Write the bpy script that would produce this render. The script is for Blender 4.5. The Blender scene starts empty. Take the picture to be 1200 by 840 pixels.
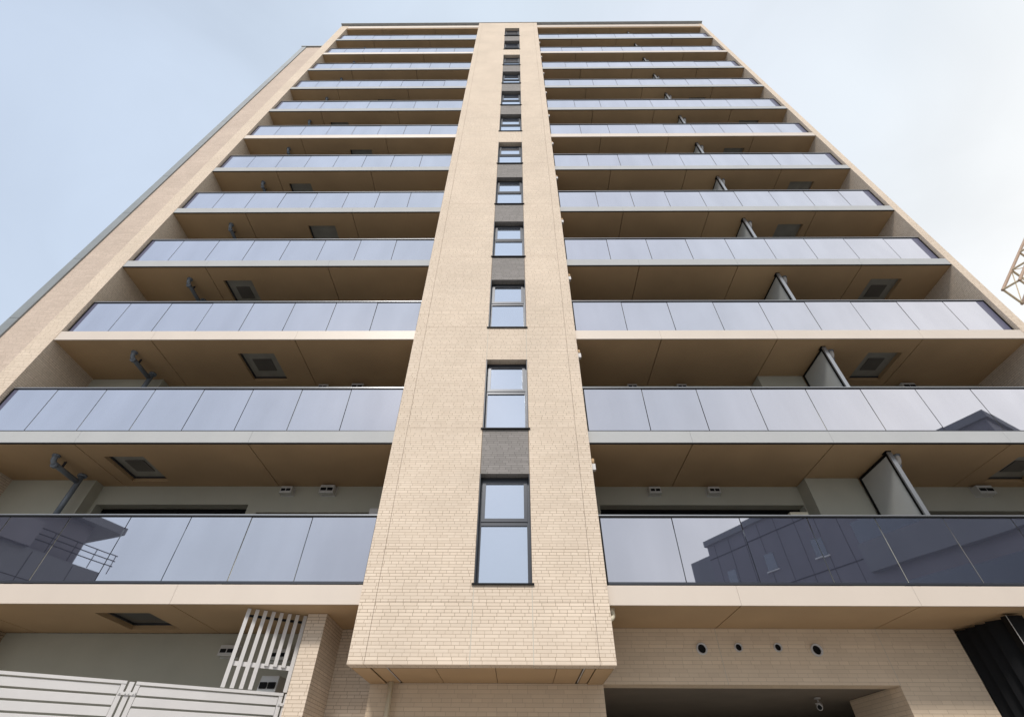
import bpy, math, random
from mathutils import Vector, Matrix
random.seed(7)
C = bpy.context.scene.collection
scn = bpy.context.scene

# ---------------------------------------------------------------- camera
cd = bpy.data.cameras.new('camera'); cam = bpy.data.objects.new('camera', cd); C.objects.link(cam)
R_ = Vector((0.9999687, 0.0065470, 0.0044517)); U_ = Vector((0.0012259, -0.6835457, 0.7299067)); F_ = Vector((-0.0078216, 0.7298784, 0.6835323))
m = Matrix(((R_.x, U_.x, -F_.x, 0), (R_.y, U_.y, -F_.y, -8.1), (R_.z, U_.z, -F_.z, 1.5), (0, 0, 0, 1)))
cam.matrix_world = m
cd.sensor_fit = 'HORIZONTAL'; cd.sensor_width = 36.0
cd.lens = 557.233 / 1200 * 36; cd.clip_start = 0.05; cd.clip_end = 4000
scn.camera = cam

# ---------------------------------------------------------------- world and sun
SUN_EL, SUN_AZ = math.radians(42), math.radians(191)     # azimuth clockwise from +Y
sd = Vector((math.cos(SUN_EL) * math.sin(SUN_AZ), math.cos(SUN_EL) * math.cos(SUN_AZ), math.sin(SUN_EL)))
w = bpy.data.worlds.new('World'); scn.world = w; w.use_nodes = True
nt = w.node_tree; nt.nodes.clear(); N = nt.nodes.new; K = nt.links.new
out = N('ShaderNodeOutputWorld'); bg = N('ShaderNodeBackground'); bg.inputs['Strength'].default_value = 0.08
sky = N('ShaderNodeTexSky'); sky.sky_type = 'NISHITA'; sky.sun_disc = False
sky.sun_elevation = SUN_EL; sky.sun_rotation = SUN_AZ; sky.air_density = 1.0; sky.dust_density = 2.0
tc = N('ShaderNodeTexCoord')
mp = N('ShaderNodeMapping'); mp.inputs['Scale'].default_value = (1.0, 1.0, 1.6); mp.inputs['Location'].default_value = (3.1, 0.4, 0.2)
nz = N('ShaderNodeTexNoise'); nz.inputs['Scale'].default_value = 1.1; nz.inputs['Detail'].default_value = 3.5; nz.inputs['Roughness'].default_value = 0.45; nz.inputs['Distortion'].default_value = 0.4
cr = N('ShaderNodeMapRange'); cr.inputs['From Min'].default_value = 0.3; cr.inputs['From Max'].default_value = 0.7; cr.inputs['To Min'].default_value = 0.86; cr.inputs['To Max'].default_value = 1.0
# cloud brightness: a veil that is brighter towards the low east (+X)
dt = N('ShaderNodeVectorMath'); dt.operation = 'DOT_PRODUCT'; dt.inputs[1].default_value = (0.85, -0.10, -0.50)
rg = N('ShaderNodeValToRGB'); e = rg.color_ramp.elements
e[0].position = 0.0; e[0].color = (4.55, 5.3, 6.45, 1); e[1].position = 1.0; e[1].color = (7.8, 7.8, 7.7, 1)
for ps, cl in ((0.35, (5.3, 6.0, 6.8, 1)), (0.52, (5.8, 6.3, 7.0, 1)), (0.76, (6.3, 6.75, 7.2, 1))):
    el = e.new(ps); el.color = cl
m1 = N('ShaderNodeMapRange'); m1.inputs['From Min'].default_value = -0.95; m1.inputs['From Max'].default_value = 0.35
mix = N('ShaderNodeMix'); mix.data_type = 'RGBA'
K(tc.outputs['Generated'], mp.inputs['Vector']); K(mp.outputs['Vector'], nz.inputs['Vector']); K(nz.outputs['Fac'], cr.inputs['Value'])
K(tc.outputs['Generated'], dt.inputs[0]); K(dt.outputs['Value'], m1.inputs['Value']); K(m1.outputs['Result'], rg.inputs['Fac'])
K(cr.outputs['Result'], mix.inputs['Factor']); K(sky.outputs['Color'], mix.inputs['A']); K(rg.outputs['Color'], mix.inputs['B'])
nz2 = N('ShaderNodeTexNoise'); nz2.inputs['Scale'].default_value = 2.3; nz2.inputs['Detail'].default_value = 5; nz2.inputs['Roughness'].default_value = 0.5; nz2.inputs['Distortion'].default_value = 0.6
cm = N('ShaderNodeMapRange'); cm.inputs['From Min'].default_value = 0.3; cm.inputs['From Max'].default_value = 0.7; cm.inputs['To Min'].default_value = 0.93; cm.inputs['To Max'].default_value = 1.06
sc = N('ShaderNodeVectorMath'); sc.operation = 'SCALE'
K(mp.outputs['Vector'], nz2.inputs['Vector']); K(nz2.outputs['Fac'], cm.inputs['Value']); K(mix.outputs['Result'], sc.inputs[0]); K(cm.outputs['Result'], sc.inputs['Scale'])
K(sc.outputs['Vector'], bg.inputs['Color']); K(bg.outputs['Background'], out.inputs['Surface'])
ld = bpy.data.lights.new('sun', 'SUN'); ld.energy = 1.7; ld.angle = math.radians(10); ld.color = (1.0, 0.95, 0.88)
sun = bpy.data.objects.new('sun', ld); C.objects.link(sun); sun.rotation_euler = sd.to_track_quat('Z', 'Y').to_euler(); sun.location = (20, -30, 40)
scn.render.engine = 'CYCLES'
vs = scn.view_settings; vs.view_transform = 'Standard'; vs.look = 'None'; vs.gamma = 1; vs.exposure = 0.8; vs.use_curve_mapping = False

# ---------------------------------------------------------------- materials
def mat(name):
    mt = bpy.data.materials.new(name); mt.use_nodes = True
    t = mt.node_tree; b = t.nodes['Principled BSDF']
    return mt, t, b
def paint(name, col, rough=0.5, metal=0.0, var=0.08, scale=1.5, bump=0.0, spec=0.5, streak=False):
    mt, t, b = mat(name)
    g = t.nodes.new('ShaderNodeNewGeometry'); n = t.nodes.new('ShaderNodeTexNoise'); n.inputs['Scale'].default_value = scale; n.inputs['Detail'].default_value = 5
    mpn = t.nodes.new('ShaderNodeMapping'); mpn.inputs['Scale'].default_value = (1, 1, 0.25 if streak else 1)
    t.links.new(g.outputs['Position'], mpn.inputs['Vector']); t.links.new(mpn.outputs['Vector'], n.inputs['Vector'])
    mr = t.nodes.new('ShaderNodeMapRange'); mr.inputs['To Min'].default_value = 1 - var; mr.inputs['To Max'].default_value = 1 + var
    mr.inputs['From Min'].default_value = 0.25; mr.inputs['From Max'].default_value = 0.75
    t.links.new(n.outputs['Fac'], mr.inputs['Value'])
    vm = t.nodes.new('ShaderNodeVectorMath'); vm.operation = 'SCALE'; vm.inputs[0].default_value = col
    t.links.new(mr.outputs['Result'], vm.inputs['Scale']); t.links.new(vm.outputs['Vector'], b.inputs['Base Color'])
    b.inputs['Roughness'].default_value = rough; b.inputs['Metallic'].default_value = metal; b.inputs['Specular IOR Level'].default_value = spec
    if bump:
        n2 = t.nodes.new('ShaderNodeTexNoise'); n2.inputs['Scale'].default_value = 60; n2.inputs['Detail'].default_value = 4
        t.links.new(g.outputs['Position'], n2.inputs['Vector'])
        bp = t.nodes.new('ShaderNodeBump'); bp.inputs['Strength'].default_value = bump; bp.inputs['Distance'].default_value = 0.01
        t.links.new(n2.outputs['Fac'], bp.inputs['Height']); t.links.new(bp.outputs['Normal'], b.inputs['Normal'])
    return mt
def tiles(name, c1, c2, mortar, dark_mortar, width=0.215, row=0.0485, rough=0.8, msize=0.0032):
    mt, t, b = mat(name); n = t.nodes.new; k = t.links.new
    g = n('ShaderNodeNewGeometry'); sp = n('ShaderNodeSeparateXYZ'); k(g.outputs['Position'], sp.inputs[0])
    sn = n('ShaderNodeSeparateXYZ'); k(g.outputs['True Normal'], sn.inputs[0])
    ab = n('ShaderNodeMath'); ab.operation = 'ABSOLUTE'; k(sn.outputs['X'], ab.inputs[0])
    gt = n('ShaderNodeMath'); gt.operation = 'GREATER_THAN'; gt.inputs[1].default_value = 0.5; k(ab.outputs[0], gt.inputs[0])
    az = n('ShaderNodeMath'); az.operation = 'ABSOLUTE'; k(sn.outputs['Z'], az.inputs[0])
    gz = n('ShaderNodeMath'); gz.operation = 'GREATER_THAN'; gz.inputs[1].default_value = 0.5; k(az.outputs[0], gz.inputs[0])
    u = n('ShaderNodeMix'); u.data_type = 'FLOAT'; k(gt.outputs[0], u.inputs['Factor']); k(sp.outputs['X'], u.inputs['A']); k(sp.outputs['Y'], u.inputs['B'])
    vv = n('ShaderNodeMix'); vv.data_type = 'FLOAT'; k(gz.outputs[0], vv.inputs['Factor']); k(sp.outputs['Z'], vv.inputs['A']); k(sp.outputs['Y'], vv.inputs['B'])
    dv = n('ShaderNodeMath'); dv.operation = 'DIVIDE'; dv.inputs[1].default_value = row; k(vv.outputs['Result'], dv.inputs[0])
    fl = n('ShaderNodeMath'); fl.operation = 'FLOOR'; k(dv.outputs[0], fl.inputs[0])
    wn = n('ShaderNodeTexWhiteNoise'); wn.noise_dimensions = '1D'; k(fl.outputs[0], wn.inputs['W'])
    ad = n('ShaderNodeMath'); ad.operation = 'MULTIPLY_ADD'; ad.inputs[1].default_value = 0.9; k(wn.outputs['Value'], ad.inputs[0]); k(u.outputs['Result'], ad.inputs[2])
    ad2 = n('ShaderNodeMath'); ad2.operation = 'ADD'; ad2.inputs[1].default_value = 40; k(ad.outputs[0], ad2.inputs[0])
    cb = n('ShaderNodeCombineXYZ'); k(ad2.outputs[0], cb.inputs['X']); k(vv.outputs['Result'], cb.inputs['Y'])
    mm = n('ShaderNodeMix'); mm.data_type = 'RGBA'; mm.inputs['A'].default_value = (*mortar, 1); mm.inputs['B'].default_value = (*dark_mortar, 1)
    k(wn.outputs['Value'], mm.inputs['Factor'])
    br = n('ShaderNodeTexBrick'); br.inputs['Scale'].default_value = 1; br.inputs['Brick Width'].default_value = width; br.inputs['Row Height'].default_value = row
    br.inputs['Mortar Size'].default_value = msize; br.inputs['Mortar Smooth'].default_value = 0.2; br.offset = 0.37; br.offset_frequency = 2; br.squash = 0.55; br.squash_frequency = 3
    br.inputs['Color1'].default_value = (*c1, 1); br.inputs['Color2'].default_value = (*c2, 1)
    k(mm.outputs['Result'], br.inputs['Mortar']); k(cb.outputs[0], br.inputs['Vector'])
    nz = n('ShaderNodeTexNoise'); nz.inputs['Scale'].default_value = 0.7; nz.inputs['Detail'].default_value = 6; nz.inputs['Roughness'].default_value = 0.6; k(g.outputs['Position'], nz.inputs['Vector'])
    mr = n('ShaderNodeMapRange'); mr.inputs['From Min'].default_value = 0.3; mr.inputs['From Max'].default_value = 0.7; mr.inputs['To Min'].default_value = 0.93; mr.inputs['To Max'].default_value = 1.06
    k(nz.outputs['Fac'], mr.inputs['Value'])
    w2 = n('ShaderNodeMapRange'); w2.inputs['To Min'].default_value = 0.95; w2.inputs['To Max'].default_value = 1.04; k(wn.outputs['Value'], w2.inputs['Value'])
    mu = n('ShaderNodeMath'); mu.operation = 'MULTIPLY'; k(mr.outputs['Result'], mu.inputs[0]); k(w2.outputs['Result'], mu.inputs[1])
    vm = n('ShaderNodeVectorMath'); vm.operation = 'SCALE'; k(br.outputs['Color'], vm.inputs[0]); k(mu.outputs[0], vm.inputs['Scale'])
    k(vm.outputs['Vector'], b.inputs['Base Color'])
    bp = n('ShaderNodeBump'); bp.invert = True; bp.inputs['Strength'].default_value = 0.5; bp.inputs['Distance'].default_value = 0.004
    k(br.outputs['Fac'], bp.inputs['Height']); k(bp.outputs['Normal'], b.inputs['Normal'])
    b.inputs['Roughness'].default_value = rough; b.inputs['Specular IOR Level'].default_value = 0.15
    return mt
def mirror_glass(name, base, tint, lo, hi, rough=0.02, wave=0.0):
    mt = bpy.data.materials.new(name); mt.use_nodes = True; t = mt.node_tree; t.nodes.clear(); n = t.nodes.new; k = t.links.new
    o = n('ShaderNodeOutputMaterial'); mx = n('ShaderNodeMixShader'); df = n('ShaderNodeBsdfDiffuse'); gl = n('ShaderNodeBsdfGlossy')
    df.inputs['Color'].default_value = (*base, 1); gl.inputs['Color'].default_value = (*tint, 1); gl.inputs['Roughness'].default_value = rough
    lw = n('ShaderNodeLayerWeight'); lw.inputs['Blend'].default_value = 0.5
    mr = n('ShaderNodeMapRange'); mr.inputs['To Min'].default_value = lo; mr.inputs['To Max'].default_value = hi
    k(lw.outputs['Facing'], mr.inputs['Value'])
    k(mr.outputs['Result'], mx.inputs['Fac']); k(df.outputs[0], mx.inputs[1]); k(gl.outputs[0], mx.inputs[2]); k(mx.outputs[0], o.inputs['Surface'])
    if wave:
        g0 = n('ShaderNodeNewGeometry'); m0 = n('ShaderNodeMapping'); m0.inputs['Scale'].default_value = (1.3, 1, 0.35); n0 = n('ShaderNodeTexNoise'); n0.inputs['Scale'].default_value = 1.1; n0.inputs['Detail'].default_value = 6
        r0 = n('ShaderNodeMapRange'); r0.inputs['From Min'].default_value = 0.3; r0.inputs['From Max'].default_value = 0.7; r0.inputs['To Min'].default_value = 0.93; r0.inputs['To Max'].default_value = 1.03
        s0_ = n('ShaderNodeVectorMath'); s0_.operation = 'SCALE'; s0_.inputs[0].default_value = tint
        k(g0.outputs['Position'], m0.inputs['Vector']); k(m0.outputs['Vector'], n0.inputs['Vector']); k(n0.outputs['Fac'], r0.inputs['Value']); k(r0.outputs['Result'], s0_.inputs['Scale']); k(s0_.outputs['Vector'], gl.inputs['Color'])
        g = n('ShaderNodeNewGeometry'); nz = n('ShaderNodeTexNoise'); nz.inputs['Scale'].default_value = 0.8; nz.inputs['Detail'].default_value = 1
        bp = n('ShaderNodeBump'); bp.inputs['Strength'].default_value = wave; bp.inputs['Distance'].default_value = 0.02
        k(g.outputs['Position'], nz.inputs['Vector']); k(nz.outputs['Fac'], bp.inputs['Height']); k(bp.outputs['Normal'], gl.inputs['Normal'])
    return mt
M = dict(
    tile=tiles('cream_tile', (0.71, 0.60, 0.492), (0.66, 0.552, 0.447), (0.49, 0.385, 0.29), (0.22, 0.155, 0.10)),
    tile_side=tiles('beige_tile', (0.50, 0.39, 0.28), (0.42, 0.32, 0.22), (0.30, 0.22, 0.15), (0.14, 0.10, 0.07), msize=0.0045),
    tile_soft=tiles('smooth_beige_tile', (0.74, 0.60, 0.455), (0.69, 0.555, 0.42), (0.60, 0.48, 0.36), (0.46, 0.36, 0.26), width=0.3, row=0.06),
    tile_wing=tiles('wing_tile', (0.62, 0.51, 0.43), (0.55, 0.45, 0.375), (0.42, 0.33, 0.27), (0.25, 0.19, 0.15)),
    tile_grey=tiles('grey_tile', (0.29, 0.27, 0.26), (0.245, 0.23, 0.22), (0.15, 0.14, 0.13), (0.09, 0.085, 0.08)),
    cream=paint('cream_fascia_paint', (0.61, 0.53, 0.46), 0.45, var=0.03, streak=True),
    greyf=paint('grey_fascia_metal', (0.42, 0.425, 0.43), 0.8, var=0.04, spec=0.3, streak=True),
    soffit=paint('tan_soffit_board', (0.46, 0.31, 0.175), 0.7, var=0.09, scale=0.9),
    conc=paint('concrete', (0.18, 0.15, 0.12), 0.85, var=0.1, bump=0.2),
    wallg=paint('grey_render', (0.46, 0.45, 0.38), 0.85, var=0.05, bump=0.12),
    frame=paint('dark_window_frame', (0.045, 0.05, 0.062), 0.35, metal=0.3, var=0.05),
    black=paint('black_metal', (0.006, 0.006, 0.007), 0.5, var=0.1, spec=0.15),
    rail=paint('rail_metal', (0.34, 0.35, 0.37), 0.3, metal=0.6, var=0.05),
    pipe=paint('slate_pipe', (0.19, 0.22, 0.265), 0.25, var=0.08),
    pipec=paint('cream_pipe', (0.78, 0.72, 0.56), 0.35, var=0.06),
    white=paint('white_metal', (0.60, 0.58, 0.575), 0.35, var=0.04, scale=3),
    hatchd=paint('dark_hatch_panel', (0.11, 0.10, 0.09), 0.45, var=0.15, scale=3),
    hatch=paint('hatch_panel', (0.30, 0.29, 0.26), 0.45, metal=0.0, var=0.15, scale=3),
    hood=paint('hood_metal', (0.62, 0.62, 0.61), 0.35, metal=0.2, var=0.06),
    board=paint('partition_board', (0.52, 0.53, 0.52), 0.6, var=0.04),
    trimg=paint('trim_metal', (0.22, 0.24, 0.25), 0.5, var=0.1, scale=2),
    endrefl=paint('dark_reflection_tone', (0.10, 0.10, 0.16), 0.3),  # dark blue tone paints the end wall's reflection in the glass
    coping=paint('coping_metal', (0.34, 0.36, 0.37), 0.4, metal=0.2, var=0.08, scale=4),
    seal=paint('pale_sealant', (0.50, 0.46, 0.40), 0.8, var=0.05),
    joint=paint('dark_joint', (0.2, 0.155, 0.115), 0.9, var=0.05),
    glass=mirror_glass('balcony_glass', (0.055, 0.06, 0.09), (0.92, 0.91, 0.97), 0.46, 1.0, 0.015, 0.03),
    pane=mirror_glass('window_glass', (0.16, 0.19, 0.24), (0.80, 0.86, 0.98), 0.60, 0.98, 0.015),
    dglass=mirror_glass('door_glass', (0.015, 0.015, 0.015), (0.8, 0.85, 0.9), 0.05, 0.7, 0.02),
    paving=paint('concrete_paving', (0.31, 0.295, 0.27), 0.85, var=0.12, bump=0.3),
    asphalt=paint('asphalt', (0.055, 0.055, 0.057), 0.9, var=0.2, scale=8, bump=0.5),
    line=paint('road_paint', (0.75, 0.75, 0.72), 0.6),
    kerb=paint('kerb_stone', (0.3, 0.3, 0.29), 0.8, bump=0.2),
    opp=paint('charcoal_render', (0.15, 0.16, 0.18), 0.8, var=0.08, scale=0.6, bump=0.2),
    opp2=paint('slate_cladding', (0.14, 0.14, 0.165), 0.7, var=0.1, scale=0.6),
    rust=paint('yellow_steel', (0.52, 0.41, 0.27), 0.6, var=0.15, scale=3),
    rust2=paint('brown_steel', (0.34, 0.23, 0.16), 0.6, var=0.15, scale=3),
    yellow=paint('yellow_sticker', (0.7, 0.5, 0.05), 0.5),
)

# ---------------------------------------------------------------- mesh helpers
class MB:
    def __init__(s): s.v = []; s.f = []
    def hexa(s, p):            # 8 points: bottom ring 0-3, top ring 4-7
        n = len(s.v); s.v += [tuple(q) for q in p]
        for a in ((0, 3, 2, 1), (4, 5, 6, 7), (0, 1, 5, 4), (1, 2, 6, 5), (2, 3, 7, 6), (3, 0, 4, 7)): s.f.append(tuple(n + i for i in a))
        return s
    def box(s, x0, x1, y0, y1, z0, z1):
        return s.hexa([(x0, y0, z0), (x1, y0, z0), (x1, y1, z0), (x0, y1, z0), (x0, y0, z1), (x1, y0, z1), (x1, y1, z1), (x0, y1, z1)])
    def obox(s, o, a, b, c, la, lb, lc):   # oriented box from corner o along unit vectors
        o = Vector(o); A = Vector(a) * la; B = Vector(b) * lb; D = Vector(c) * lc
        return s.hexa([o, o + A, o + A + B, o + B, o + D, o + A + D, o + A + B + D, o + B + D])
    def tube(s, pts, r, seg=14, cap=True):
        pts = [Vector(p) for p in pts]; rings = []
        rs = r if isinstance(r, (list, tuple)) else [r] * len(pts)
        up = None
        for i, p in enumerate(pts):
            t = (pts[min(i + 1, len(pts) - 1)] - pts[max(i - 1, 0)]).normalized()
            if up is None: up = t.orthogonal().normalized()
            up = (up - t * up.dot(t)).normalized(); sd_ = t.cross(up)
            n = len(s.v); rings.append(n)
            for j in range(seg):
                a = 2 * math.pi * j / seg; s.v.append(tuple(p + (up * math.cos(a) + sd_ * math.sin(a)) * rs[i]))
        for q in range(len(rings) - 1):
            for j in range(seg):
                k = (j + 1) % seg; s.f.append((rings[q] + j, rings[q] + k, rings[q + 1] + k, rings[q + 1] + j))
        if cap:
            s.f.append(tuple(rings[0] + j for j in range(seg))[::-1]); s.f.append(tuple(rings[-1] + j for j in range(seg)))
        return s
    def ring(s, c, ro, ri, y0, y1, seg=24):      # annulus about the Y axis
        n = len(s.v)
        for (r, y) in ((ro, y1), (ro, y0), (ri, y0 + 0.01), (ri, y1)):
            for j in range(seg):
                a = 2 * math.pi * j / seg; s.v.append((c[0] + r * math.cos(a), y, c[2] + r * math.sin(a)))
        for q in range(3):
            for j in range(seg):
                k = (j + 1) % seg; s.f.append((n + q * seg + j, n + q * seg + k, n + (q + 1) * seg + k, n + (q + 1) * seg + j))
        return s
    def build(s, name, mt, parent=None, smooth=False, bevel=0.0, **props):
        me = bpy.data.meshes.new(name); me.from_pydata(s.v, [], s.f); me.update()
        import bmesh
        b = bmesh.new(); b.from_mesh(me); bmesh.ops.recalc_face_normals(b, faces=b.faces)
        if bevel: bmesh.ops.bevel(b, geom=list(b.edges), offset=bevel, segments=2, affect='EDGES', profile=0.6)
        b.to_mesh(me); b.free()
        if smooth:
            for p in me.polygons: p.use_smooth = len(p.vertices) == 4
        o = bpy.data.objects.new(name, me); C.objects.link(o); me.materials.append(M[mt])
        if parent:
            o.parent = parent
            if parent.type == 'EMPTY': o.matrix_parent_inverse = Matrix.Translation(-parent.location)
        for k_, v_ in props.items(): o[k_] = v_
        return o
def arc(c, r, a0, a1, ax, ay, n=6):
    c = Vector(c); ax = Vector(ax); ay = Vector(ay)
    return [c + ax * r * math.cos(a0 + (a1 - a0) * i / n) + ay * r * math.sin(a0 + (a1 - a0) * i / n) for i in range(n + 1)]
def thing(name, label, cat, loc=(0, 0, 0), group=None):
    o = bpy.data.objects.new(name, None); C.objects.link(o); o.location = loc; o['label'] = label; o['category'] = cat
    if group: o['group'] = group
    return o
def struct(mb, name, mt): return mb.build(name, mt, None, kind='structure')

# ---------------------------------------------------------------- ground
struct(MB().box(-600, 600, -600, 600, -0.5, 0.0), 'ground', 'paving')
struct(MB().box(-300, 300, -18.5, -12.0, 0.004, 0.008), 'road', 'asphalt')
k = MB()
for i in range(60): k.box(-60 + i * 2, -60 + i * 2 + 1.98, -12.0, -11.85, 0.0, 0.13); k.box(-60 + i * 2, -60 + i * 2 + 1.98, -18.65, -18.5, 0.0, 0.13)
struct(k, 'kerb', 'kerb')
k = MB()
for i in range(30): k.box(-60 + i * 4, -58 + i * 4, -15.32, -15.18, 0.012, 0.016)
struct(k, 'road_marking', 'line')

# ---------------------------------------------------------------- the apartment building
bld = thing('apartment_building', 'tall cream tiled apartment block with stacked glass balconies either side of a central bay', 'building')
SO = [3.786 + 2.974 * k for k in range(13)]
TOP = 40.08
XL, XR = -11.30, 12.36           # inner faces of the end walls
BX0, BX1, BY = -2.44, 1.445, -0.12
P = lambda mb, name, mt, par=bld, **kw: mb.build(name, mt, par, **kw)

def PB(boxes, name, mt, par=bld):
    for bx in boxes: P(MB().box(*bx), name, mt, par)
# body behind the balconies
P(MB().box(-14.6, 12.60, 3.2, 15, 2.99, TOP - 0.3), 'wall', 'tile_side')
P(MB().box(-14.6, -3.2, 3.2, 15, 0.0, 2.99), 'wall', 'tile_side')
# recessed left wing with its grey edge trim
P(MB().box(-14.62, XL - 0.5, 1.25, 3.2, 0, TOP), 'wing_wall', 'tile_wing')
k = MB()
z = 0
while z < TOP - 0.1:
    z1 = min(z + 2.97, TOP + 0.05); k.box(-14.92, -14.622, 1.20, 1.60, z, z1 - 0.012); k.box(-14.91, -14.63, 1.21, 1.59, z1 - 0.012, z1); z = z1
P(k, 'edge_trim', 'trimg')
P(MB().box(-14.98, XL - 0.502, 1.16, 3.2, TOP + 0.055, TOP + 0.14), 'coping', 'coping')
# end walls of the balconies
P(MB().box(XL - 0.5, XL, -0.01, 3.2, 0, TOP), 'end_wall', 'tile')
P(MB().box(XR, XR + 0.25, -0.01, 3.2, 0, TOP), 'end_wall', 'tile')
# roof slab and coping
P(MB().box(XL, BX0 - 0.01, 0, 3.2, SO[12], TOP), 'roof_fascia', 'cream'); P(MB().box(BX1 + 0.01, XR, 0, 3.2, SO[12], TOP), 'roof_fascia', 'cream')
P(MB().box(XL - 0.52, XR + 0.26, -0.15, 15.05, TOP + 0.01, TOP + 0.05), 'coping', 'coping')
P(MB().box(-14.6, 12.5, 3.0, 15, TOP - 0.3, TOP), 'roof', 'conc')

# ---- central bay: tiled front in pieces with real movement joints
GX = 0.006
def sill_z(k): return SO[k] + 0.255
def head_z(k): return SO[k] + (2.24 if k == 0 else 2.185)
WX0, WX1 = -0.67, 0.255
bay = MB(); cz = [2.955] + [3.80, 4.62] + [SO[k] + 0.02 for k in range(2, 12, 2)] + [TOP]
cuts = [2.955, 3.80, 4.62] + [SO[k] + 0.30 for k in range(1, 12)] + [TOP]
for a, b in zip(cuts[:-1], cuts[1:]):
    z0, z1 = a, b - 0.004
    bay.box(BX0, BX0 + 0.245, BY, 0.10, z0, b - 0.001)
    bay.box(BX0 + 0.245 + GX, WX0 - 0.006, BY, 0.10, z0, z1)
    bay.box(WX1 + 0.006, BX1 - 0.235 - GX, BY, 0.10, z0, z1)
    bay.box(BX1 - 0.235, BX1, BY, 0.10, z0, b - 0.001)
ob = P(bay, 'bay', 'tile')
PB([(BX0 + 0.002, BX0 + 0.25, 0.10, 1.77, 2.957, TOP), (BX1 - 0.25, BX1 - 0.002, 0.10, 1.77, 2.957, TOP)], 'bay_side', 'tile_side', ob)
PB([(BX0 + 0.02, WX0 - 0.012, 0.102, 0.16, 2.96, TOP - 0.02), (WX1 + 0.012, BX1 - 0.02, 0.102, 0.16, 2.96, TOP - 0.02)], 'bay_backing', 'joint', ob)
# strips between the windows
def infill(z0, z1, kind):
    y = BY + (0.012 if kind == 'tile_grey' else 0.001)
    P(MB().box(WX0 + 0.006, WX1 - 0.006, y, 0.099, z0, z1), 'infill_panel', kind, ob)
    if kind == 'tile':
        PB([(WX0 - 0.006, WX0 + 0.006, BY + 0.0015, 0.1, z0, z1), (WX1 - 0.006, WX1 + 0.006, BY + 0.0015, 0.1, z0, z1)], 'sealant_joint', 'seal', ob)
    else:
        PB([(WX0 - 0.006, WX0 + 0.006, BY + 0.014, 0.1, z0, z1), (WX1 - 0.006, WX1 + 0.006, BY + 0.014, 0.1, z0, z1)], 'sealant_joint', 'joint', ob)
infill(2.957, sill_z(0), 'tile')
for k_ in range(11): infill(head_z(k_), sill_z(k_ + 1), 'tile' if k_ in (1, 5, 9) else 'tile_grey')
infill(head_z(11), TOP - 0.002, 'tile')
# reveals
# soffit under the bay
PB([(BX0 + 0.30, BX0 + 0.52, BY + 0.03, 1.33, 2.962, 3.0), (BX0 + 0.56, -1.2, BY + 0.03, 1.33, 2.962, 3.0), (-1.19, -0.31, BY + 0.03, 1.33, 2.962, 3.0), (-0.30, 0.6, BY + 0.03, 1.33, 2.962, 3.0), (0.61, BX1 - 0.47, BY + 0.03, 1.33, 2.962, 3.0), (BX1 - 0.42, BX1 - 0.28, BY + 0.03, 1.33, 2.962, 3.0)], 'bay_soffit', 'soffit', ob)
P(MB().box(BX0 + 0.26, BX1 - 0.26, BY + 0.22, 1.33, 3.003, 3.3), 'bay_floor', 'joint', ob)
PB([(BX0 + 0.02, BX0 + 0.29, 0.10, 1.33, 2.948, 2.956), (BX1 - 0.27, BX1 - 0.02, 0.10, 1.33, 2.948, 2.956)], 'bay_edge_strip', 'soffit', ob)
PB([(BX0 + 0.54, BX0 + 0.55, 0.05, 1.2, 2.95, 2.961), (BX1 - 0.45, BX1 - 0.44, 0.05, 1.2, 2.95, 2.961)], 'vent_strip', 'white', ob)

# ---- bay windows
for k_ in range(12):
    z0, z1 = sill_z(k_), head_z(k_); a, b = WX0 + 0.012, WX1 - 0.012; y = 0.055; t = 0.045
    zt = SO[k_] + 1.30
    fr = MB().box(a, a + t, y, y + 0.09, z0, z1).box(b - t, b, y, y + 0.09, z0, z1).box(a + t, b - t, y, y + 0.09, z0 + 0.0, z0 + 0.06).box(a + t, b - t, y, y + 0.09, z1 - t - 0.02, z1).box(a + t, b - t, y - 0.005, y + 0.09, zt, zt + 0.06)
    fo = P(fr, 'window', 'frame')
    s0, s1 = zt + 0.068, z1 - t - 0.028; sa, sb = a + t - 0.01, b - t + 0.01; q = 0.062
    P(MB().box(sa, sa + q, y - 0.018, y + 0.04, s0, s1).box(sb - q, sb, y - 0.018, y + 0.04, s0, s1).box(sa + q, sb - q, y - 0.018, y + 0.04, s0, s0 + q).box(sa + q, sb - q, y - 0.018, y + 0.04, s1 - q, s1), 'sash', 'frame', fo)
    P(MB().box(sa + q - 0.01, sb - q + 0.01, y + 0.005, y + 0.012, s0 + q - 0.01, s1 - q + 0.01).box(a + t - 0.01, b - t + 0.01, y + 0.02, y + 0.028, z0 + 0.05, zt + 0.01), 'pane', 'pane', fo)
    P(MB().box(WX0 - 0.035, WX1 + 0.035, BY - 0.035, 0.053, z0 - 0.002, z0 + 0.022), 'sill', 'black', fo)
    PB([(WX0 + 0.002, WX0 + 0.012, BY + 0.012, 0.15, z0 + 0.024, z1), (WX1 - 0.012, WX1 - 0.002, BY + 0.012, 0.15, z0 + 0.024, z1)], 'reveal_trim', 'frame', fo)
    P(MB().box(WX0 - 0.02, WX1 + 0.02, 0.19, 0.22, z0 - 0.1, z1 + 0.1), 'blind', 'black', fo)

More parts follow.
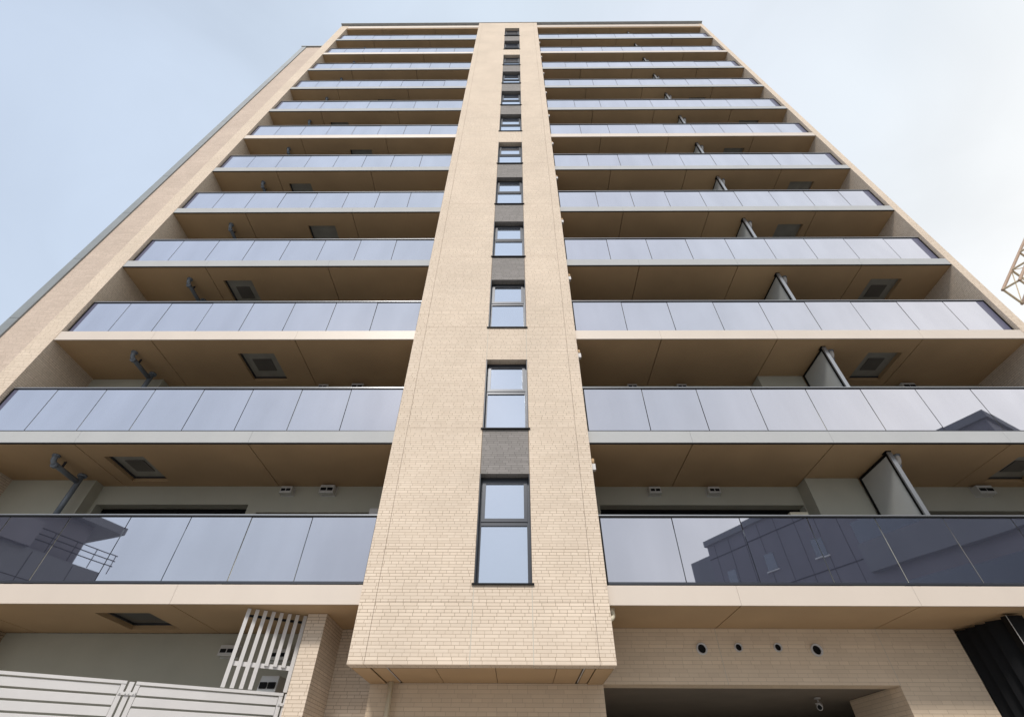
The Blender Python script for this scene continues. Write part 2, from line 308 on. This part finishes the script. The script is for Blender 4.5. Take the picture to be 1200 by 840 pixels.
# ---- balconies
GY = 0.095
def split(x0, x1, js, g=0.02):
    xs = [x0] + [j for j in js if x0 < j < x1] + [x1]
    return [(p + (g / 2 if i else 0), q - (g / 2 if i < len(xs) - 2 else 0)) for i, (p, q) in enumerate(zip(xs[:-1], xs[1:]))]
def soffit_boards(x0, x1, js, z, hx0=None, hx1=None, ya=0.035, yb=1.77, hy0=0.50, hy1=1.54):
    mb = MB()
    for p, q in split(x0, x1, js):
        if hx0 is not None and p < hx0 < q:
            mb.box(p, hx0, ya, yb, z, z + 0.13); mb.box(hx1, q, ya, yb, z, z + 0.13)
            mb.box(hx0, hx1, ya, hy0, z, z + 0.13); mb.box(hx0, hx1, hy1, yb, z, z + 0.13)
        else: mb.box(p, q, ya, yb, z, z + 0.13)
    return mb
def balcony(k_, x0, x1, js, gj, hx):
    z = SO[k_]
    b = P(MB().box(x0, x1, 0.035, 1.77, z + 0.133, z + 0.27), 'balcony', 'conc')
    kind = 'cream' if k_ in (0, 2, 6, 10) else 'greyf'
    fm = MB()
    for p, q in split(x0, x1, js, 0.004): fm.box(p, q, 0.0, 0.032, z + (0.0 if kind == 'cream' else 0.024), z + 0.292)
    P(fm, 'fascia', kind, b)
    if kind != 'cream': P(MB().box(x0, x1, 0.006, 0.032, z - 0.004, z + 0.022), 'drip_edge', 'black', b)
    P(soffit_boards(x0, x1, js, z, hx[0], hx[1]), 'soffit', 'soffit', b)
    h = P(MB().box(hx[0] + 0.002, hx[1] - 0.002, 0.502, 1.538, z + 0.10, z + 0.128), 'escape_hatch', 'hatchd' if k_ == 0 else 'hatch', b)
    P(MB().box(hx[0] + 0.002, hx[0] + 0.035, 0.502, 1.538, z + 0.07, z + 0.099), 'hatch_frame', 'frame', h)
    P(MB().box(hx[0] + 0.036, hx[1] - 0.002, 1.505, 1.538, z + 0.07, z + 0.099), 'hatch_frame', 'frame', h)
    if k_ < 4: P(MB().box(hx[0] + 0.22, hx[1] - 0.22, 0.80, 1.25, z + 0.085, z + 0.099), 'folded_ladder', 'hatchd' if k_ else 'frame', h)
    # top and bottom rails, feet
    P(MB().box(x0 + 0.03, x1 - 0.03, GY - 0.022, GY + 0.045, z + 1.502, z + 1.522), 'handrail', 'rail', b)
    P(MB().box(x0 + 0.03, x1 - 0.03, GY - 0.018, GY + 0.04, z + 1.472, z + 1.501), 'glazing_channel', 'black', b)
    P(MB().box(x0 + 0.03, x1 - 0.03, GY - 0.012, GY + 0.03, z + 0.335, z + 0.372), 'bottom_rail', 'frame', b)
    if k_ < 2: PB([(j - 0.07, j + 0.07, GY - 0.005, GY + 0.04, z + 0.292, z + 0.335) for j in gj], 'foot', 'black', b)
    PB([(x0 + 0.02, x0 + 0.06, GY - 0.012, GY + 0.03, z + 0.29, z + 1.470), (x1 - 0.06, x1 - 0.02, GY - 0.012, GY + 0.03, z + 0.29, z + 1.470)], 'post', 'black', b)
    if x0 == XL: P(MB().box(x0 + 0.065, x0 + 0.155, GY - 0.004, GY + 0.02, z + 0.373, z + 1.471), 'end_reflection', 'endrefl', b)  # added strip, its dark colour stands in for the mirrored end wall
    else: P(MB().box(x1 - 0.26, x1 - 0.065, GY - 0.004, GY + 0.02, z + 0.373, z + 1.471), 'end_reflection', 'endrefl', b)
    return b
LJ = [-8.92, -5.39]; RJ = [3.535, 6.34, 9.845]
LG = sorted(-3.66 - 1.0985 * i for i in range(7)); RG = [2.787 + 1.206 * i for i in range(8)]
upper = MB()
for k_ in range(12):
    lh = (-7.0, -6.08) if k_ % 2 == 0 else (-8.62, -7.78)
    rh = (8.78, 9.62) if k_ % 2 == 0 else (10.36, 11.26)
    for (x0, x1, js, gj, hx) in ((XL, BX0 - 0.004, LJ if k_ else [-8.92, -5.48], LG, lh), (BX1 + 0.004, XR, RJ, RG, rh)):
        b = balcony(k_, x0, x1, js, gj, hx)
        for p, q in split(x0 + (0.16 if x0 == XL else 0.065), x1 - (0.265 if x1 == XR else 0.065), gj, 0.016):
            ty = random.uniform(-0.0012, 0.0012); tz = random.uniform(-0.003, 0.003)
            pts = []
            for zz in (SO[k_] + 0.372, SO[k_] + 1.472):
                s_ = tz if zz > SO[k_] + 1 else 0
                pts += [(p, GY - 0.003 + s_, zz), (q, GY - 0.003 + s_ + ty, zz), (q, GY + 0.007 + s_ + ty, zz), (p, GY + 0.007 + s_, zz)]
            if k_ < 5: P(MB().hexa(pts), 'glass_panel', 'glass', b)
            else: upper.hexa(pts)
up = P(upper, 'glass_panel', 'glass', kind='stuff')
# top soffits, roof level
P(soffit_boards(XL + 0.002, BX0 - 0.012, LJ, SO[12] - 0.135, ya=0.03), 'top_soffit', 'soffit'); P(soffit_boards(BX1 + 0.012, XR - 0.002, RJ, SO[12] - 0.135, ya=0.03), 'top_soffit', 'soffit')

# ---- rendered wall behind the balconies with door openings
def hood(x, y, z, wd=0.24, hh=0.15, dp=0.15, name='vent_hood', turn=0):
    wd *= 1.2; hh *= 1.15; dp *= 1.2; z -= 0.02
    # folded metal hood: sloping top, two dark outlets
    x0, x1 = x - wd / 2, x + wd / 2
    mb = MB().hexa([(x0, y - dp, z), (x1, y - dp, z), (x1, y, z), (x0, y, z), (x0 + 0.006, y - dp * 0.92, z + hh), (x1 - 0.006, y - dp * 0.92, z + hh), (x1, y, z + hh), (x0, y, z + hh)])
    o = P(mb, name, 'hood', bevel=0.008)
    PB([(x0 + 0.03, x - 0.012, y - dp - 0.004, y - dp + 0.02, z + hh * 0.28, z + hh * 0.62), (x + 0.012, x1 - 0.03, y - dp - 0.004, y - dp + 0.02, z + hh * 0.28, z + hh * 0.62)], 'outlet', 'black', o)
    P(MB().box(x0 - 0.012, x1 + 0.012, y - 0.012, y, z - 0.012, z + hh + 0.012), 'back_plate', 'hood', o)
    return o
BWY = 1.77
for k_ in range(12):
    zf = SO[k_] + 0.27; zc = SO[k_ + 1]
    if k_ == 11: zc = SO[12] - 0.01
    lin = zc - 0.44; lin2 = zc - 0.62
    for (xa, xb, ops, pier) in ((XL, BX0, [(-9.33, -5.93, lin), (-5.70, -3.1, lin2)], (XL, -9.41)), (BX1, XR, [(1.85, 6.33, lin), (7.72, 11.9, lin2 + .05)], (6.35, 7.51))):
        wl = MB(); x = xa
        for (o0, o1, lz) in ops:
            wl.box(x, o0, BWY, 2.2, zf, zc); wl.box(o0, o1, BWY, 2.2, lz, zc); x = o1
        wl.box(x, xb, BWY, 2.2, zf, zc)
        wo = P(wl, 'balcony_wall', 'wallg')
        P(MB().box(pier[0], pier[1], 1.38 if xa > 0 else 1.49, BWY, zf, zc - 0.001), 'pier', 'wallg', wo)
        for (o0, o1, lz) in ops:
            d = P(MB().box(o0, o0 + 0.05, 2.0, 2.1, zf, lz).box(o1 - 0.05, o1, 2.0, 2.1, zf, lz).box(o0, o1, 2.0, 2.1, lz - 0.06, lz).box((o0 + o1) / 2 - 0.03, (o0 + o1) / 2 + 0.03, 2.0, 2.1, zf, lz - 0.06), 'patio_door', 'black')
            P(MB().box(o0 + 0.05, o1 - 0.05, 2.04, 2.06, zf, lz - 0.06), 'pane', 'dglass', d)
    big = 1.0
    for (x, s_) in ((-5.13, 0.22), (-4.22, 0.27), (3.09, 0.22), (4.40, 0.22), (10.38, 0.30)):
        hood(x, BWY, zc - 0.22, s_, 0.14 if s_ < 0.25 else 0.17)
# small hoods above the patio doors by the bay
P(MB().box(-3.12, -2.72, 1.48, BWY, 5.86, 6.10), 'junction_box', 'white', bevel=0.01)
o = P(MB().box(5.75, 6.12, 1.42, BWY, 5.84, 6.0), 'vent_hood', 'pipec', bevel=0.01)
for dz in (0.03, 0.085): P(MB().box(5.744, 5.76, 1.46, 1.72, 5.84 + dz, 5.84 + dz + 0.035), 'outlet', 'black', o)

# ---- drainage under every balcony
for k_ in range(1, 12):
    for x in (-9.56, 7.80):
        z = SO[k_]; zp = z - 0.16; yb = 1.26
        pts = [(x, 0.44, z + 0.02), (x, 0.44, z - 0.05)] + [tuple(p) for p in arc((x, 0.54, z - 0.06), 0.10, math.pi, 1.5 * math.pi, (0, 1, 0), (0, 0, 1))] + [(x, yb - 0.02, zp - 0.02)]
        o = P(MB().tube(pts, 0.052), 'drain_pipe', 'pipe' if x < 0 else 'white', smooth=True)
        P(MB().tube([(x, yb, z), (x, yb, z - 1.1)], 0.055).tube([(x, yb, z - 1.16), (x, yb, SO[k_ - 1] + 0.27)], 0.055), 'stack_pipe', 'pipe', o, smooth=True)
        for (c0, c1, rr) in (((x, yb, z + 0.001), (x, yb, z - 0.05), 0.09), ((x, 0.44, z + 0.001), (x, 0.44, z - 0.03), 0.075), ((x, yb, z - 1.09), (x, yb, z - 1.17), 0.064), ((x, 0.50, zp - 0.02), (x, 0.57, zp - 0.02), 0.062)):
            P(MB().tube([c0, c1], rr), 'collar', 'pipe', o, smooth=True)
        P(MB().box(x - 0.02, x + 0.02, 0.70, 0.73, zp + 0.03, z), 'bracket', 'frame', o)
        P(MB().box(x + 0.04, x + 0.20, yb + 0.0, yb + 0.025, z - 1.26, z - 1.235), 'bracket', 'frame', o)
# ---- partition boards on the right balconies
for k_ in range(12):
    z0, z1 = SO[k_] + 0.30, SO[k_ + 1] - 0.02; x = 7.54
    if k_ == 11: z1 -= 0.13
    o = P(MB().box(x - 0.012, x + 0.012, 0.36, 1.30, z0 + 0.05, z1 - 0.05), 'partition', 'board')
    P(MB().box(x - 0.022, x + 0.022, 0.30, 0.36, z0, z1).box(x - 0.022, x + 0.022, 1.30, 1.36, z0, z1).box(x - 0.022, x + 0.022, 0.36, 1.30, z1 - 0.05, z1).box(x - 0.022, x + 0.022, 0.36, 1.30, z0, z0 + 0.05), 'frame', 'black', o)
    P(MB().box(x - 0.03, x + 0.055, 0.262, 0.298, z0, z1 - 0.01), 'edge_trim', 'rail', o)
    P(MB().box(x - 0.05, x + 0.06, 0.26, 0.40, z1, z1 + 0.019), 'bracket', 'black', o)

# ---- small overflow outlets down the right flank of the bay
for k_ in range(0, 12):
    z = SO[k_]; x = BX1
    pts = [(x + 0.085, 0.16, z + 0.01), (x + 0.085, 0.16, z - 0.10)] + [tuple(p) for p in arc((x + 0.025, 0.16, z - 0.10), 0.06, 0, -math.pi / 2, (1, 0, 0), (0, 0, 1))]
    if k_ == 0: o = P(MB().tube(pts, 0.036), 'overflow_pipe', 'pipec', smooth=True)
    else:
        o = P(MB().tube([(x + 0.06, 0.10, z - 0.30), (x + 0.06, 0.10, z - 0.42)], 0.035), 'overflow_pipe', 'soffit', smooth=True)
        P(MB().box(x, x + 0.10, 0.06, 0.14, z - 0.55, z - 0.42), 'outlet', 'white', o)
        P(MB().box(x, x + 0.03, 0.01, 0.04, z - 1.1, z - 0.62), 'cable_clip', 'black', o)

# ---- ground floor
P(MB().box(-9.5, -3.0, 1.80, 3.2, 0, 3.785), 'ground_wall', 'wallg')
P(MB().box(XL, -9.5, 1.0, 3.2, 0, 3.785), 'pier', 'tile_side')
P(MB().box(-3.43, -3.12, 0.50, 1.80, 0, 3.784), 'pier', 'tile')
P(MB().box(-3.119, BX0 + 0.05, 1.46, 3.2, 0, 3.785), 'ground_wall', 'tile')
P(MB().box(BX0 - 0.03 + 0.05, BX1 - 0.004, 1.335, 3.2, 0, 2.96), 'bay_column', 'tile_soft')
gw = MB().box(BX1, 3.505, 1.33, 1.68, 2.956, 3.785).box(3.513, 6.33, 1.33, 1.68, 2.956, 3.785).box(6.338, 7.70, 1.33, 2.96, 2.956, 3.785).box(6.322, 7.70, 1.332, 2.96, 0, 2.9555)
P(gw, 'garage_wall', 'tile_soft')
PB([(3.505, 3.513, 1.332, 1.6, 2.957, 3.785), (6.33, 6.338, 1.332, 1.6, 2.957, 3.785)], 'sealant_joint', 'seal')
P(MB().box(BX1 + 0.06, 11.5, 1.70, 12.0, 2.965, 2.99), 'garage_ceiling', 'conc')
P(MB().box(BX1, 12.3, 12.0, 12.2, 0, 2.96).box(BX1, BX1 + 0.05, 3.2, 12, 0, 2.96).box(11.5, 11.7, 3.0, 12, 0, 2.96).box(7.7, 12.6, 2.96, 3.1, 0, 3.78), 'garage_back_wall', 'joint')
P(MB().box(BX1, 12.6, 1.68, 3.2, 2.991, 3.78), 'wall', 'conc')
for x, z, r in ((3.198, 3.468, 0.092), (3.835, 3.49, 0.068), (4.511, 3.492, 0.068), (5.162, 3.455, 0.095)):
    o = P(MB().ring((x, 0, z), r, r * 0.74, 1.285, 1.328), 'vent_cap', 'white', smooth=True)
    P(MB().tube([(x, 1.318, z), (x, 1.3295, z)], r * 0.73, 20), 'grille', 'black', o)
P(MB().tube([(-2.05, 1.22, 0), (-2.05, 1.22, 2.962)], 0.043), 'downpipe', 'pipec', smooth=True)

# ---------------------------------------------------------------- black louvre screen, lower right
t = thing('louvre_screen', 'black vertical fin screen under the balcony beside the garage wall', 'screen', (7.8, 0.8, 0))
a0 = Vector((7.72, 1.33, 0)); dv = Vector((0.145, -0.99, 0)).normalized()
for i in range(4):
    o = a0 + dv * (0.20 * i); dr = (dv + Vector((0.75, 0, 0))).normalized(); sx = Vector((dr.y * -1, dr.x, 0))
    MB().obox(o, dr, Vector((-dr.y, dr.x, 0)), (0, 0, 1), 0.25, 0.03, 3.75 - 0.0 * i).build('fin', 'black', t)
MB().box(7.86, 8.12, 0.34, 0.46, 0, 3.75).build('post', 'black', t)
MB().box(7.855, 7.862, 0.333, 0.34, 0, 3.75).build('edge_bead', 'hood', t)
MB().box(8.12, 11.8, 0.9, 0.95, 0, 3.70).build('back_panel', 'black', t)

# ---------------------------------------------------------------- slatted privacy screen
A = Vector((-4.292, 0.158, 0)); L = Vector((0.8835, 0.4684, 0)).normalized(); W = Vector((-L.y, L.x, 0))
t = thing('slatted_screen', 'white vertical slat screen hung under the balcony next to the tiled pier', 'screen', (-3.9, 0.37, 2.7))
n = 8
for i in range(n):
    s0 = 0.0 + i * (0.87 / 7); bz = 2.72 if i in (0, 1, 2, 3, 7) else 3.03
    MB().obox(A + L * s0 + Vector((0, 0, bz)), L, W, (0, 0, 1), 0.056, 0.03, 3.77 - bz).build('slat', 'white', t)
MB().obox(A + L * 0.0 + W * 0.031 + Vector((0, 0, 3.0)), L, W, (0, 0, 1), 0.92, 0.02, 0.06).build('cross_rail', 'white', t)
MB().obox(A + L * 0.0 + W * 0.031 + Vector((0, 0, 3.66)), L, W, (0, 0, 1), 0.92, 0.02, 0.035).build('cross_rail', 'black', t)
# ---------------------------------------------------------------- fence
t = thing('slat_fence', 'white metal fence of wide horizontal boards with bolted posts at lower left', 'fence', (-5.2, -0.3, 0))
def fp(s, w_, z): return A + L * s + W * w_ + Vector((0, 0, z))
def panel(s0, s1):
    nb = 22; h = 2.66 / nb; mb = MB()
    for i in range(nb):
        mb.obox(fp(s0 + 0.06, 0.0, 0.02 + i * h), L, W, (0, 0, 1), s1 - s0 - 0.12, 0.025, h - 0.034)
        mb.obox(fp(s0 + 0.06, 0.008, 0.02 + i * h + h - 0.034), L, W, (0, 0, 1), s1 - s0 - 0.12, 0.014, 0.010)
    mb.build('board_panel', 'white', t)
    MB().obox(fp(s0, -0.006, 0), L, W, (0, 0, 1), 0.055, 0.04, 2.67).obox(fp(s1 - 0.055, -0.006, 0), L, W, (0, 0, 1), 0.055, 0.04, 2.67).obox(fp(s0, -0.012, 2.672), L, W, (0, 0, 1), s1 - s0, 0.05, 0.036).build('panel_frame', 'white', t)
panel(-1.04, 0.885); panel(-3.1, -1.15); panel(-5.1, -3.21)
for s0 in (-1.135, 0.90, -3.20):
    p_ = MB().obox(fp(s0 + 0.012, 0.0, 0), L, W, (0, 0, 1), 0.06, 0.06, 2.70).build('post', 'white', t)
    for dz in (0.13, 1.3):
        MB().obox(fp(s0 - 0.06, -0.018, 2.68 - dz), L, W, (0, 0, 1), 0.20, 0.008, 0.035).build('bracket', 'white', p_)
        for ds in (-0.045, 0.02, 0.06, 0.115):
            c = fp(s0 + ds, -0.02, 2.698 - dz); MB().tube([c, c - W * 0.008], 0.008, 8).build('bolt', 'hood', p_)

# hoods on the ground wall
hood(-5.17, 1.80, 3.42, 0.24, 0.15); hood(-4.20, 1.80, 3.36, 0.30, 0.15)
o = hood(-4.05, 1.80, 2.80, 0.26, 0.22, 0.55)
# ---------------------------------------------------------------- security camera under garage ceiling
t = thing('security_camera', 'small white dome-arm security camera hanging from the dark garage ceiling', 'camera', (5.57, 2.68, 2.96))
MB().tube([(5.575, 2.66, 2.964), (5.575, 2.66, 2.945)], 0.055, 16).build('mount', 'white', t, smooth=True)
MB().tube([(5.575, 2.66, 2.945), (5.575, 2.66, 2.90), (5.55, 2.62, 2.865)], 0.016, 10).build('arm', 'white', t, smooth=True)
o = MB().tube([(5.60, 2.68, 2.87), (5.48, 2.50, 2.80)], [0.045, 0.048], 16).build('body', 'white', t, smooth=True)
MB().tube([(5.48, 2.50, 2.80), (5.474, 2.491, 2.7965)], 0.038, 16).build('lens', 'black', o)
MB().obox((5.50, 2.46, 2.855), Vector((0.55, 0.83, 0)).normalized(), Vector((-0.83, 0.55, 0)).normalized(), (0, 0, 1), 0.22, 0.09, 0.006).build('sun_shield', 'white', o)

# ---------------------------------------------------------------- crane seen past the right corner
t = thing('tower_crane', 'distant yellow brown steel lattice crane jib past the right edge', 'crane', (95, 30, 0))
p0 = Vector((61.1, 30, 48.8)); dj = (Vector((71.6, 30, 59.6)) - p0).normalized()
wv = (Vector((61.5, 30.8, 45.6)) - p0); wv = (wv - dj * wv.dot(dj)); wl_ = wv.length; wv.normalize(); dn = -dj.cross(wv)
WW, DD = 2.6, 1.9
def cpt(s_, a_, b_): return p0 + dj * s_ + wv * (a_ * WW) + dn * (b_ * DD)
for (a_, b_) in ((0, 0), (1, 0), (0, 1), (1, 1)): MB().tube([cpt(0, a_, b_), cpt(44, a_, b_)], 0.17, 8).build('chord', 'rust2', t)
br_ = MB(); br2 = MB(); s_ = 0.15; i = 0
while s_ < 43:
    br_ = MB()
    for (q0, q1) in (((0, 0), (1, 0)), ((1, 0), (1, 1)), ((1, 1), (0, 1)), ((0, 1), (0, 0))):
        br_.tube([cpt(s_, *q0), cpt(s_, *q1)], 0.13, 6)
        if (q0, q1) in (((1, 0), (1, 1)), ((0, 1), (0, 0))): continue
        a, b = (q0, q1) if i % 2 else (q1, q0)
        br2.tube([cpt(s_, *a), cpt(s_ + 5.6, *b)], 0.06, 6)
    br_.build('cross_frame', 'rust', t)
    s_ += 5.6; i += 1
br2.build('brace', 'rust', t)
tip = cpt(40, 0.5, 0.5); ms = MB()
for dx in (-1, 1):
    for dy in (-1, 1): ms.tube([(tip.x + dx, tip.y + dy, 0), (tip.x + dx, tip.y + dy, tip.z)], 0.16, 8)
zz = 0
while zz < tip.z - 3:
    for (a, b) in (((-1, -1), (1, -1)), ((1, -1), (1, 1)), ((1, 1), (-1, 1)), ((-1, 1), (-1, -1))):
        ms.tube([(tip.x + a[0], tip.y + a[1], zz), (tip.x + b[0], tip.y + b[1], zz + 2.5)], 0.08, 6)
    zz += 2.5
ms.build('mast', 'rust', t)

# ---------------------------------------------------------------- buildings across the street (seen reflected in the glass)
t = thing('office_building', 'tall dark slate block across the street, mirrored in the right balcony glass', 'building', (23.3, -11.1, 0))
Au = Vector((23.31, -11.12, 0)); uu = Vector((-0.479, -0.878, 0)).normalized(); vv_ = Vector((0.878, -0.479, 0)).normalized()
MB().obox(Au, uu, vv_, (0, 0, 1), 18.7, 12, 15.6).build('wall', 'opp2', t)
MB().obox(Au - uu * 0.15 - vv_ * 0.15 + Vector((0, 0, 15.6)), uu, vv_, (0, 0, 1), 19.0, 12.3, 0.4).build('roof', 'opp', t)
MB().obox(Au + uu * 18.7 + vv_ * 0.3, uu, vv_, (0, 0, 1), 2.2, 8, 15.1).build('stair_block', 'opp', t)
for z0_ in (3.2, 7.0, 10.6):
    MB().obox(Au + uu * 0.8 - vv_ * 0.35 + Vector((0, 0, z0_)), uu, vv_, (0, 0, 1), 7.5, 0.34, 1.5).build('gallery_parapet', 'opp', t)
    MB().obox(Au + uu * 0.8 - vv_ * 0.04 + Vector((0, 0, z0_ + 1.5)), uu, vv_, (0, 0, 1), 7.5, 0.05, 1.3).build('gallery_opening', 'dglass', t)
for (du, dz) in ((10.2, 12.2), (10.2, 8.6), (10.2, 5.0), (13.6, 12.4), (13.6, 8.8), (16.8, 12.4), (16.8, 8.8)):
    c = Au + uu * du - vv_ * 0.02 + Vector((0, 0, dz))
    w0 = MB().obox(c, uu, vv_, (0, 0, 1), 0.8, 0.05, 1.1).build('window', 'opp', t)
    MB().obox(c + uu * 0.05 - vv_ * 0.02 + Vector((0, 0, 0.05)), uu, vv_, (0, 0, 1), 0.70, 0.03, 1.0).build('pane', 'dglass', w0)
    MB().obox(c - uu * 0.06 - vv_ * 0.08 + Vector((0, 0, -0.06)), uu, vv_, (0, 0, 1), 0.92, 0.12, 0.06).build('sill', 'hood', w0)
for j in range(8):
    MB().obox(Au + uu * (8.9 + j * 1.3) - vv_ * 0.012, uu, vv_, (0, 0, 1), 0.025, 0.013, 15.5).build('cladding_joint', 'black', t)
for h_ in (4.6, 7.9, 11.4, 14.6):
    MB().obox(Au + uu * 8.5 - vv_ * 0.03 + Vector((0, 0, h_)), uu, vv_, (0, 0, 1), 10.2, 0.028, 0.05).build('floor_band', 'black', t)

t = thing('flat_roofed_house', 'dark grey flat roofed block across the street, mirrored in the left balcony glass', 'building', (-24.5, -20.5, 0))
Bc = Vector((-24.5, -20.5, 0)); ub = Vector((-0.36, 0.933, 0)).normalized(); vb = Vector((-0.933, -0.36, 0)).normalized()
MB().obox(Bc, ub, vb, (0, 0, 1), 16, 12, 11.3).build('wall', 'opp', t)
MB().obox(Bc + ub * 1.3 + vb * 0.6 + Vector((0, 0, 11.3)), ub, vb, (0, 0, 1), 14, 11, 2.3).build('upper_wall', 'opp2', t)
MB().obox(Bc - ub * 0.2 + Vector((0, 0, 13.6)), ub, vb, (0, 0, 1), 16.4, 12, 0.42).build('roof', 'opp', t)
MB().obox(Bc - ub * 0.1 - vb * 0.7 + Vector((0, 0, 8.6)), ub, vb, (0, 0, 1), 16, 0.7, 0.25).build('ledge', 'opp2', t)
for j in range(7): MB().obox(Bc + ub * (1.5 + j * 2.1) - vb * 0.012, ub, vb, (0, 0, 1), 0.03, 0.013, 11.2).build('cladding_joint', 'black', t)
MB().obox(Bc - vb * 0.014 + Vector((0, 0, 9.9)), ub, vb, (0, 0, 1), 16, 0.013, 0.03).build('cladding_joint', 'black', t)
MB().obox(Bc + ub * 4.0 - vb * 0.3 + Vector((0, 0, 11.3)), ub, vb, (0, 0, 1), 12, 0.5, 1.3).build('balcony_front', 'opp2', t)
rl = MB()
for h in (11.75, 12.05, 12.35): rl.tube([Bc - ub * 0.4 - vb * 0.1 + Vector((0, 0, h)), Bc + ub * 13 - vb * 0.1 + Vector((0, 0, h))], 0.03, 6)
for j in range(12): rl.tube([Bc - ub * 0.3 + ub * (j * 1.15) - vb * 0.1 + Vector((0, 0, 11.3)), Bc - ub * 0.3 + ub * (j * 1.15) - vb * 0.1 + Vector((0, 0, 12.35))], 0.025, 6)
rl.build('railing', 'black', t)
for fl in range(3):
    for j in range(4):
        c = Bc + ub * (2 + j * 3.5) - vb * 0.02 + Vector((0, 0, 1.8 + fl * 3.2))
        w0 = MB().obox(c, ub, vb, (0, 0, 1), 1.4, 0.06, 1.3).build('window', 'black', t)
        MB().obox(c + ub * 0.07 - vb * 0.02 + Vector((0, 0, 0.07)), ub, vb, (0, 0, 1), 1.26, 0.03, 1.16).build('pane', 'dglass', w0)
